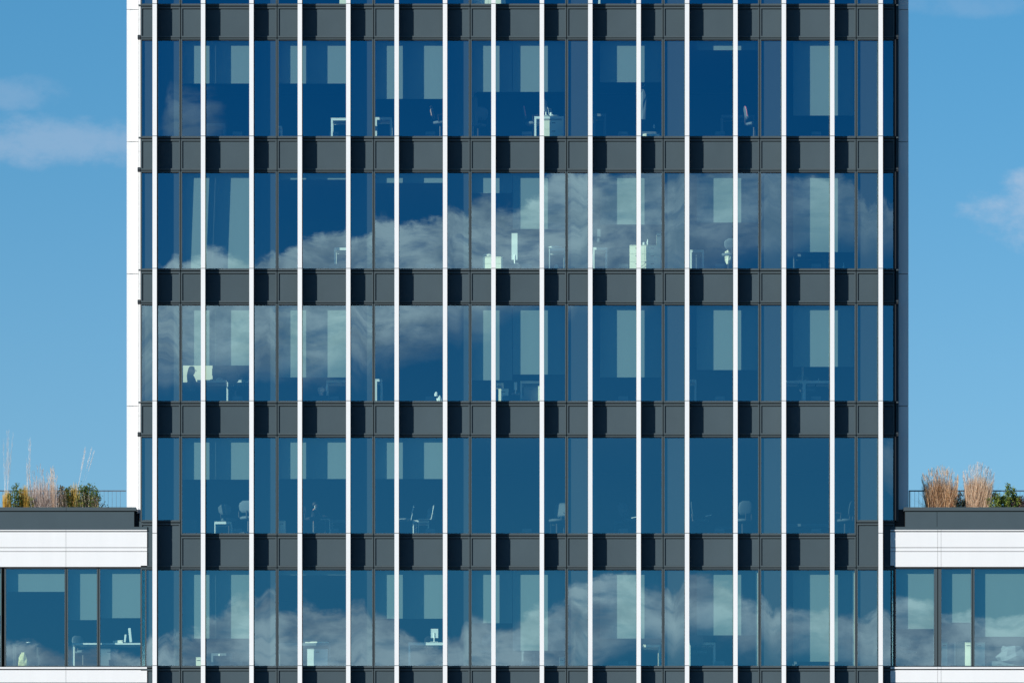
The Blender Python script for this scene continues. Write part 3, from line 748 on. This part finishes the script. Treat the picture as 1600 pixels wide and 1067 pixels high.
desk(5, 1240, 1290, 1033, 1.0, 'low dim desk below the long blind at the right end', m='clothl', leg=.04)
# bright reveal posts beside two mullions of the bottom storey and one above
for (a, b_, f, l) in ((1181, 1184, 5, ''), (1332, 1335, 5, '')):
    m_ = MB(); m_.box(X(a, .15), X(b_, .15), .12, .15, Z(BOT[f] - .8), Z(TOP[f] + 2), 'furn'); m_.build('reveal_post', tower)
# left wing office
desk(5, 112, 227, 1004, .3, 'long white desk in the left wing office', leg=.04, legs=(0,), th=.02)
papers(5, 176, 192, .09, .35, 'low white papers on the left wing desk', 51, z=Z(1004, .35))
for (p_, w_, h_, t_, l) in ((195, .055, .22, 6, 'smaller upright white panel on the left wing desk'), (204.5, .075, .40, -6, 'taller upright white panel on the left wing desk')):
    b = MB(); b.box(-w_/2, w_/2, 0, .02, 0, h_, 'furnb', .008); o = tag(b.build('upright_panel', None, (X(p_, .3), .34, Z(1004, .34) + .02)), l, 'panel', 'upright white panels'); o.rotation_euler = (0, R(t_), 0)
cabinet(5, 157, 183, 1013, .5, 'grey cabinet under the left wing desk', m='clothl', rows=1)
cabinet(5, 170, 183, 1030, .45, 'darker low box before the grey cabinet in the left wing', m='backing', rows=1, dep=.04)
crumple('patterned_bag', 5, 36, 0, .3, .36, .42, 'yellow', 'yellow patterned bag on the floor of the left wing', 'bag', seed=61, shape=[(0, 1.0), (.3, .95), (.6, .7), (1, .25)])
cup(5, 45, Z(1004, .4), .4, 'small white dish in the left wing office', .02, .07)
desk(5, 20, 60, 1004.5, .6, 'dim desk under the small white dish in the left wing', m='backing')
office_chair(5, 130, .8, 'office chair behind the left wing middle pane', rz=R(40))
# right wing office
cabinet(5, 1471, 1480.5, 1003, .27, 'white cupboard end at the left of the right wing row', rows=1)
cabinet(5, 1481, 1493, 1003, .30, 'grey-blue cupboard between white ones in the right wing', m='clothl', rows=1)
cabinet(5, 1494, 1507, 1003, .32, 'dark slatted cupboard in the right wing row', m='backing', rows=1)
cabinet(5, 1508, 1517.5, 1003, .27, 'white cupboard left of the narrow mullion in the right wing', rows=1)
cabinet(5, 1522, 1539, 1003, .27, 'widest white cupboard right of the narrow mullion in the right wing', rows=1)
crumple('draped_sheet', 5, 1582, 0, .45, 1.1, .42, 'clothl', 'pale sheet draped over something at the right edge', 'sheet', z=fz(5) + .17, seed=71, shape=[(0, .8), (.3, .95), (.6, .7), (.85, .6), (1, .5)])
cabinet(5, 1548, 1600, 1032, .4, 'low grey cabinet under the pale draped sheet', m='clothl', rows=1)
for k_, xx in enumerate((1420,)):
    office_chair(5, xx, .8, 'dim office chair in the left pane of the right wing', rz=R(30))

# ---------------------------------------------------------------- people
def skin_mesh(name, verts, edges, m, parent, sub=2):
    me = bpy.data.meshes.new(name + '_s'); me.from_pydata([v[0] for v in verts], edges, [])
    o = bpy.data.objects.new(name + '_s', me); C.objects.link(o)
    sk = o.modifiers.new('s', 'SKIN'); sk.use_smooth_shade = True
    for i, v in enumerate(verts):
        r_ = v[1] if isinstance(v[1], tuple) else (v[1], v[1]); me.skin_vertices[0].data[i].radius = r_; me.skin_vertices[0].data[i].use_root = (i == 0)
    sb = o.modifiers.new('b', 'SUBSURF'); sb.levels = sub; sb.render_levels = sub
    dg = bpy.context.evaluated_depsgraph_get(); dg.update()
    nm = bpy.data.meshes.new_from_object(o.evaluated_get(dg)); nm.name = name
    bpy.data.objects.remove(o); nm.materials.clear(); nm.materials.append(MT[m])
    for p_ in nm.polygons: p_.material_index = 0; p_.use_smooth = True
    ob = bpy.data.objects.new(name, nm); C.objects.link(ob); ob.parent = parent
    return ob
def seated(f, px, d, label, hair_long, scale, body_m, rz=0, top='cloth'):
    """seated figure facing +x, seat at 0.45 m"""
    r = base('person', f, px, d, label, 'person', None, rz); s = scale; r.scale = (s, s, s)
    V = []; E = []
    def a(p, rr, q=None):
        V.append((p, rr)); i = len(V) - 1
        if q is not None: E.append((q, i))
        return i
    pel = a((0, 0, .52), (.13, .15)); w = a((.01, 0, .68), (.115, .13), pel); ch = a((.02, 0, .86), (.12, .155), w); sh = a((.02, 0, .98), (.085, .12), ch)
    nk = a((.04, 0, 1.06), .05, sh); jw = a((.075, 0, 1.13), (.068, .06), nk); hd = a((.065, 0, 1.20), (.088, .074), jw); cr = a((.055, 0, 1.275), (.066, .06), hd)
    for y in (-1, 1):
        h = a((.06, y * .09, .50), .085, pel); kn = a((.44, y * .11, .50), .062, h); an = a((.42, y * .11, .10), .038, kn); he = a((.40, y * .11, .05), .036, an); to = a((.58, y * .12, .035), .03, he)
        s1 = a((.02, y * .17, .97), .052, sh); el = a((.12, y * .22, .76), .040, s1); wr = a((.36, y * .14, .76), .026, el)
        pm = a((.41, y * .13, .765), (.030, .018), wr)
        for k, (L_, o_) in enumerate(((.055, -.028), (.068, -.010), (.062, .009), (.048, .026))):
            k1 = a((.45, y * .13 + o_, .768), .0095, pm); k2 = a((.45 + L_ * .6, y * .13 + o_ * 1.1, .764), .0085, k1); a((.45 + L_, y * .13 + o_ * 1.1, .752), .0075, k2)
        t1 = a((.415, y * .13 - y * .04, .76), .010, pm); a((.445, y * .13 - y * .055, .752), .0085, t1)
    ob = skin_mesh('body', V, E, body_m, r)
    # face
    fb = MB(); fb.loft([((.150, 0, 1.165), .010, .012), ((.166, 0, 1.172), .012, .013), ((.152, 0, 1.21), .008, .008)], body_m, 8); fb.build('nose', r)
    for y in (-1, 1):
        MB().loft([((.142, y * .03, 1.205), .006, .008), ((.147, y * .03, 1.212), .008, .010), ((.142, y * .03, 1.219), .006, .008)], 'paper', 8).build('eye', r)
        MB().loft([((.06, y * .082, 1.165), .010, .006), ((.055, y * .088, 1.195), .020, .008), ((.06, y * .082, 1.225), .012, .006)], body_m, 8).build('ear', r)
    MB().box(.150, .158, -.022, .022, 1.140, 1.148, 'pink').build('mouth', r)
    if hair_long:
        hs = [((.02, 0, 1.33), .03, .03), ((.025, 0, 1.315), .080, .078), ((.015, 0, 1.26), .102, .095), ((-.015, 0, 1.19), .09, .095), ((-.03, 0, 1.10), .095, .105), ((-.05, 0, 1.0), .085, .115), ((-.065, 0, .88), .06, .105), ((-.07, 0, .80), .03, .06)]
    else:
        hs = [((.03, 0, 1.325), .03, .03), ((.035, 0, 1.31), .078, .07), ((.022, 0, 1.27), .100, .09), ((.0, 0, 1.21), .085, .09), ((-.02, 0, 1.15), .045, .06)]
    MB().loft(hs[::-1], 'hair', 14).build('hair', r)
    # clothes follow the body
    cv = [((0, 0, .50), (.145, .165)), ((.01, 0, .68), (.13, .147)), ((.02, 0, .86), (.135, .17)), ((.02, 0, .975), (.098, .13))]; ce = [(0, 1), (1, 2), (2, 3)]
    for y in (-1, 1):
        n_ = len(cv); cv += [((.02, y * .17, .97), .066), ((.12, y * .22, .765), .054), ((.33, y * .15, .765), .038)]; ce += [(3, n_), (n_, n_+1), (n_+1, n_+2)]
    skin_mesh('jacket', cv, ce, top, r)
    cv = [((0, 0, .49), (.14, .165))]; ce = []
    for y in (-1, 1):
        n_ = len(cv); cv += [((.07, y * .09, .50), .098), ((.44, y * .11, .50), .075), ((.42, y * .11, .13), .055)]; ce += [(0, n_), (n_, n_+1), (n_+1, n_+2)]
    skin_mesh('trousers', cv, ce, 'cloth', r)
    return r
seated(3, 298.5, 1.3, 'dark silhouette of a long-haired person sitting at the long desk', True, .88, 'cloth')  # skin takes the dark cloth colour, putting the silhouette's shade in the material
office_chair(3, 296, 1.3, 'office chair with a pale back under the long-haired person', rz=R(90), h=.88)
seated(4, 491, .50, 'person with short dark hair sitting, face turned to the side, fourth full storey', False, .72, 'skin')
office_chair(4, 490, .50, 'office chair under the short-haired seated person', rz=R(90), h=.7, m='cloth')

# ---------------------------------------------------------------- planting on the two roofs
MT['straw'] = leafmat('straw_grass', (.68, .48, .32), (.90, .74, .56), 6)
MT['tawny'] = leafmat('tawny_grass', (.60, .36, .18), (.88, .66, .44), 6, c=(.22, .13, .09))
MT['pinkg'] = leafmat('pink_grass', (.60, .50, .44), (.86, .76, .68), 6, c=(.38, .27, .22))
MT['gold'] = leafmat('golden_grass', (.62, .38, .06), (.88, .64, .20), 6, c=(.45, .34, .08))
MT['pale'] = leafmat('pale_plume', (.62, .60, .60), (.82, .80, .76), 6)
MT['leafg'] = leafmat('green_leaf', (.035, .085, .020), (.15, .23, .05), 7, c=(.30, .27, .05))
MT['leafo'] = leafmat('olive_leaf', (.06, .07, .03), (.24, .20, .10), 7, c=(.33, .22, .17))
MT['leafy'] = leafmat('yellow_leaf', (.08, .16, .03), (.42, .46, .08), 7, c=(.04, .07, .03))
MT['leafp'] = leafmat('purple_leaf', (.07, .03, .04), (.26, .16, .14), 7, c=(.09, .12, .04))
MT['leafd'] = leafmat('dark_leaf', (.012, .025, .022), (.03, .06, .04), 7)
MT['stem'] = mat('stem', (.10, .07, .045), .8)
PD = .85
ZR = Z(812)      # roof deck
def blade(b, p0, dirv, L, w, bend, i, rn, segs=4):
    side_v = Vector((rn.uniform(-1, 1), rn.uniform(-1, 1), 0)).normalized()
    prev = None; p = Vector(p0); d = Vector(dirv).normalized()
    for k in range(segs + 1):
        t = k / segs; ww = w * (1 - t * .85)
        a, c = b.bm.verts.new(p - side_v * ww / 2), b.bm.verts.new(p + side_v * ww / 2)
        if prev: b.bm.faces.new((prev[0], prev[1], c, a)).material_index = i
        prev = (a, c); p = p + d * (L / segs); d = (d + Vector(bend) * (1 / segs)).normalized()
    return p, d
def grass(x0, x1, tx0, tx1, yt, m, label, n=260, d=PD, plume=None, seed=1, yvar=.30, w=.015, pn=0, plen=.22, name='ornamental_grass', cat='ornamental grass'):
    """a clump with its foot between photo columns x0..x1 and its tips between tx0..tx1, reaching row yt"""
    rn = random.Random(seed); cx = (x0 + x1) / 2; px0 = X(cx, d); z0 = Z(797, d) - .28
    r = base(name, 0, cx, d, label, cat, 'ornamental grasses on the roofs', z=z0)
    Hh = Z(yt, d) - z0; b = MB(); i = b.mi(m); tips = []
    n = int(n * 2.0)
    for k in range(n):
        u_ = rn.random(); fx = X(x0 + (x1 - x0) * u_, d) - px0; u2 = min(1, max(0, u_ + rn.gauss(0, .24))); tx = X(tx0 + (tx1 - tx0) * u2, d) - px0
        fy = rn.uniform(-.12, .12); ty = fy + rn.gauss(0, .16); hh = Hh * (1 - abs(rn.gauss(0, yvar)) * .9) * (1 - .25 * abs(u2 - .5) ** 1.5 * 2); hh = max(hh, .3 * Hh)
        dv = Vector((tx - fx, ty - fy, hh)); p, dd = blade(b, (fx, fy, 0), (dv.x * .6, dv.y * .6, dv.z), dv.length, w * rn.uniform(.6, 1.3), (dv.x * .5, dv.y * .5, -.05), i, rn); tips.append((p, dd))
    for k in range(n // 4):      # bent and broken blades that lean across the clump
        u_ = rn.random(); fx = X(x0 + (x1 - x0) * u_, d) - px0; L_ = Hh * rn.uniform(.25, .62)
        blade(b, (fx, rn.uniform(-.14, .14), Hh * rn.uniform(0, .35)), (rn.gauss(0, .55), rn.gauss(0, .5), 1), L_, w * .7, (rn.gauss(0, .5), 0, -.25), i, rn)
    b.build('blades', r)
    if plume:
        b = MB(); i = b.mi(plume); rn.shuffle(tips)
        for p, dd in tips[:pn]:
            for q in range(16):
                t = q / 16; pp = p - dd * plen * t
                blade(b, pp, (dd + Vector((rn.gauss(0, .3), rn.gauss(0, .3), .5))), plen * .35 * (1.1 - abs(t - .5)), .006, (0, 0, 0), i, rn, 1)
        b.build('plumes', r)
    return r
def wands(x0, x1, tx0, tx1, yt, n, label, seed, m='pale', d=PD, name='tall_grass', w=.013, plume=.6):
    """a few very tall thin stalks with feathery upper parts"""
    rn = random.Random(seed); cx = (x0 + x1) / 2; px0 = X(cx, d); z0 = Z(797, d) - .28
    r = base(name, 0, cx, d, label, 'tall grass', 'tall feathery grasses on the left roof', z=z0); Hh = Z(yt, d) - z0
    b = MB(); i = b.mi(m); pl = MB(); j = pl.mi(m)
    for k in range(n):
        u_ = rn.random(); fx = X(x0 + (x1 - x0) * u_, d) - px0; tx = X(tx0 + (tx1 - tx0) * min(1, max(0, u_ + rn.gauss(0, .2))), d) - px0
        hh = Hh * rn.uniform(.62, 1.0); dv = Vector((tx - fx, rn.gauss(0, .05), hh)); p, dd = blade(b, (fx, rn.uniform(-.08, .08), 0), dv, dv.length, w, (rn.gauss(0, .03), 0, 0), i, rn, 5)
        for q in range(90):
            t = rn.random(); pp = p - dd * hh * plume * t
            blade(pl, pp + Vector((rn.gauss(0, .008), 0, 0)), dd + Vector((rn.gauss(0, .16), rn.gauss(0, .16), 0)), .09, .0035, (0, 0, 0), j, rn, 1)
    b.build('stalks', r); pl.build('plumes', r); return r
def shrub(x0, x1, yt, m, label, n=420, d=PD, seed=1, leaf=.052, dense=2.6, ybot=793, lean=0.0, stems=9):
    d -= .12; rn = random.Random(seed); cx = (x0 + x1) / 2; px0 = X(cx, d); z0 = Z(797, d) - .28
    r = base('shrub', 0, cx, d, label, 'shrub', 'leafy shrubs on the roofs', z=z0); Hh = Z(yt, d) - z0; Wd = (X(x1, d) - X(x0, d)) / 2
    st = MB(); fo = MB(); i = fo.mi(m); per = int(n * dense / stems)
    for s_ in range(stems):
        ex = ((s_ + .5) / stems * 2 - 1) * Wd * .95 + rn.gauss(0, .03); ey = rn.gauss(0, .10); hh = Hh * rn.uniform(.62, 1.0) * (1 - .25 * abs(ex / Wd))
        pts = [Vector((ex * .25, ey * .3, 0)), Vector((ex * .6, ey * .7, hh * .4)), Vector((ex * .9 + rn.gauss(0, .02), ey, hh * .75)), Vector((ex + lean, ey, hh))]
        st.tube(pts, .011, 'stem', 5, .003)
        for q in range(per):
            t = rn.uniform(.18, 1.03) ** .8; k = min(2, int(t * 3)); p = pts[k].lerp(pts[k+1], min(1.05, t * 3 - k)) + Vector((rn.gauss(0, .035), rn.gauss(0, .045), rn.gauss(0, .025)))
            a = Vector((rn.gauss(0, 1), rn.gauss(0, 1), rn.gauss(.3, .8))).normalized(); c = a.orthogonal().normalized(); c.rotate(Matrix.Rotation(rn.uniform(0, 6.28), 3, a))
            L_ = leaf * rn.uniform(.7, 1.3); hw = L_ * .30
            vs = [fo.bm.verts.new(v_) for v_ in (p, p + a * L_ * .45 + c * hw, p + a * L_, p + a * L_ * .45 - c * hw)]
            fo.bm.faces.new(vs).material_index = i
    st.build('branches', r); fo.build('foliage', r); return r
# left roof, from the picture's edge to the tower
wands(7, 13, 5, 18, 690, 7, 'tallest pale feathery grass at the far left of the left roof', 3)
wands(40, 47, 38, 52, 706, 6, 'pale tall feathery grass above the right golden clump', 5)
wands(110, 118, 122, 146, 712, 4, 'long pale stalks leaning right over the left roof', 8, w=.014, plume=.35)
grass(5, 17, 4, 18, 764, 'gold', 'small golden grass clump at the far left of the left roof', 230, seed=11, pn=0)
shrub(15, 38, 750, 'leafg', 'dark green shrub between two golden grass clumps', 420, seed=12)
grass(31, 45, 30, 48, 756, 'gold', 'taller golden grass clump right of the dark green shrub', 300, seed=13)
shrub(45, 54, 770, 'leafg', 'small green shrub right of the taller golden clump', 160, seed=14, stems=5)
grass(52, 72, 46, 76, 742, 'pinkg', 'pinkish feathery grass left of the yellow-tipped one', 260, seed=15, plume='pinkg', pn=40, yvar=.45)
grass(72, 90, 68, 90, 745, 'pinkg', 'pinkish grass with one yellow-tipped tall plume', 240, seed=16, plume='straw', pn=30, yvar=.5)
grass(82, 86, 80, 86, 742, 'straw', 'single upright straw plume in the pinkish grass', 36, seed=17, plume='straw', pn=20)
shrub(88, 105, 756, 'leafo', 'olive brown shrub behind the pinkish grass', 300, seed=18, stems=7)
grass(92, 106, 90, 106, 760, 'pinkg', 'brownish pink grass in front of the olive shrub', 200, seed=19)
shrub(99, 121, 748, 'leafg', 'green shrub with upright twigs, middle of the left roof', 330, seed=20, stems=7)
grass(108, 120, 106, 128, 752, 'gold', 'golden green grass leaning right in the middle of the left roof', 240, seed=21, yvar=.4)
shrub(118, 156, 751, 'leafg', 'wide shrub with grey-green leaves near the tower on the left roof', 1100, seed=22, leaf=.046, stems=16)
grass(118, 152, 120, 156, 768, 'straw', 'low straw grass under the wide grey-green shrub', 340, seed=23)
shrub(154, 166, 779, 'leafd', 'small dark leafy sprig closest to the tower on the left roof', 60, seed=24, stems=3, leaf=.045, lean=.03)
grass(-60, -20, -64, -14, 752, 'pinkg', 'pinkish grass just beyond the left edge of the picture', 260, seed=25)
# right roof
grass(1450, 1494, 1442, 1496, 744, 'tawny', 'broad tawny fan-shaped grass clump nearest the tower on the right roof', 900, seed=31, plume='straw', pn=220, yvar=.22, w=.015)
grass(1450, 1456, 1438, 1452, 748, 'leafd', 'dark bare blades at the left side of the tawny clump', 26, seed=32, yvar=.25, name='dark_grass')
shrub(1493, 1509, 764, 'leafd', 'dark shrub between the tawny and the beige clump', 330, seed=33, stems=7)
grass(1510, 1544, 1506, 1552, 739, 'straw', 'beige fan-shaped grass clump, second from the tower on the right roof', 850, seed=34, plume='pale', pn=200, yvar=.22, w=.015)
shrub(1544, 1564, 762, 'leafy', 'small yellow-green shrub right of the beige clump', 300, seed=35, stems=7)
shrub(1554, 1594, 756, 'leafy', 'wide yellow-green shrub at the right end of the roof', 1300, seed=36, stems=13)
shrub(1578, 1606, 768, 'leafp', 'purple-tinted shrub at the right picture edge', 420, seed=37, stems=10)
grass(1590, 1606, 1590, 1608, 776, 'straw', 'low straw grass in front of the purple-tinted shrub', 160, seed=38)
shrub(1612, 1650, 762, 'leafy', 'green shrub just beyond the right edge of the picture', 500, seed=39)
# troughs the plants grow in
for (a, b_, l) in ((-80, 170, 'long planting trough on the left roof behind the coping'), (1440, 1680, 'long planting trough on the right roof behind the coping')):
    r = root('planter', (X(a, PD), PD, ZR), l, 'planter', 'roof planters'); L_ = X(b_, PD) - X(a, PD); ht = Z(797, PD) - .27 - ZR
    m_ = MB(); m_.box(0, L_, -.38, -.35, 0, ht, 'grey'); m_.box(0, L_, .35, .38, 0, ht, 'grey'); m_.box(-.03, 0, -.38, .38, 0, ht, 'grey'); m_.box(L_, L_ + .03, -.38, .38, 0, ht, 'grey'); m_.build('trough', r)
    MB().box(0.001, L_ - .001, -.349, .349, .005, ht - .02, 'soil').build('soil', r)
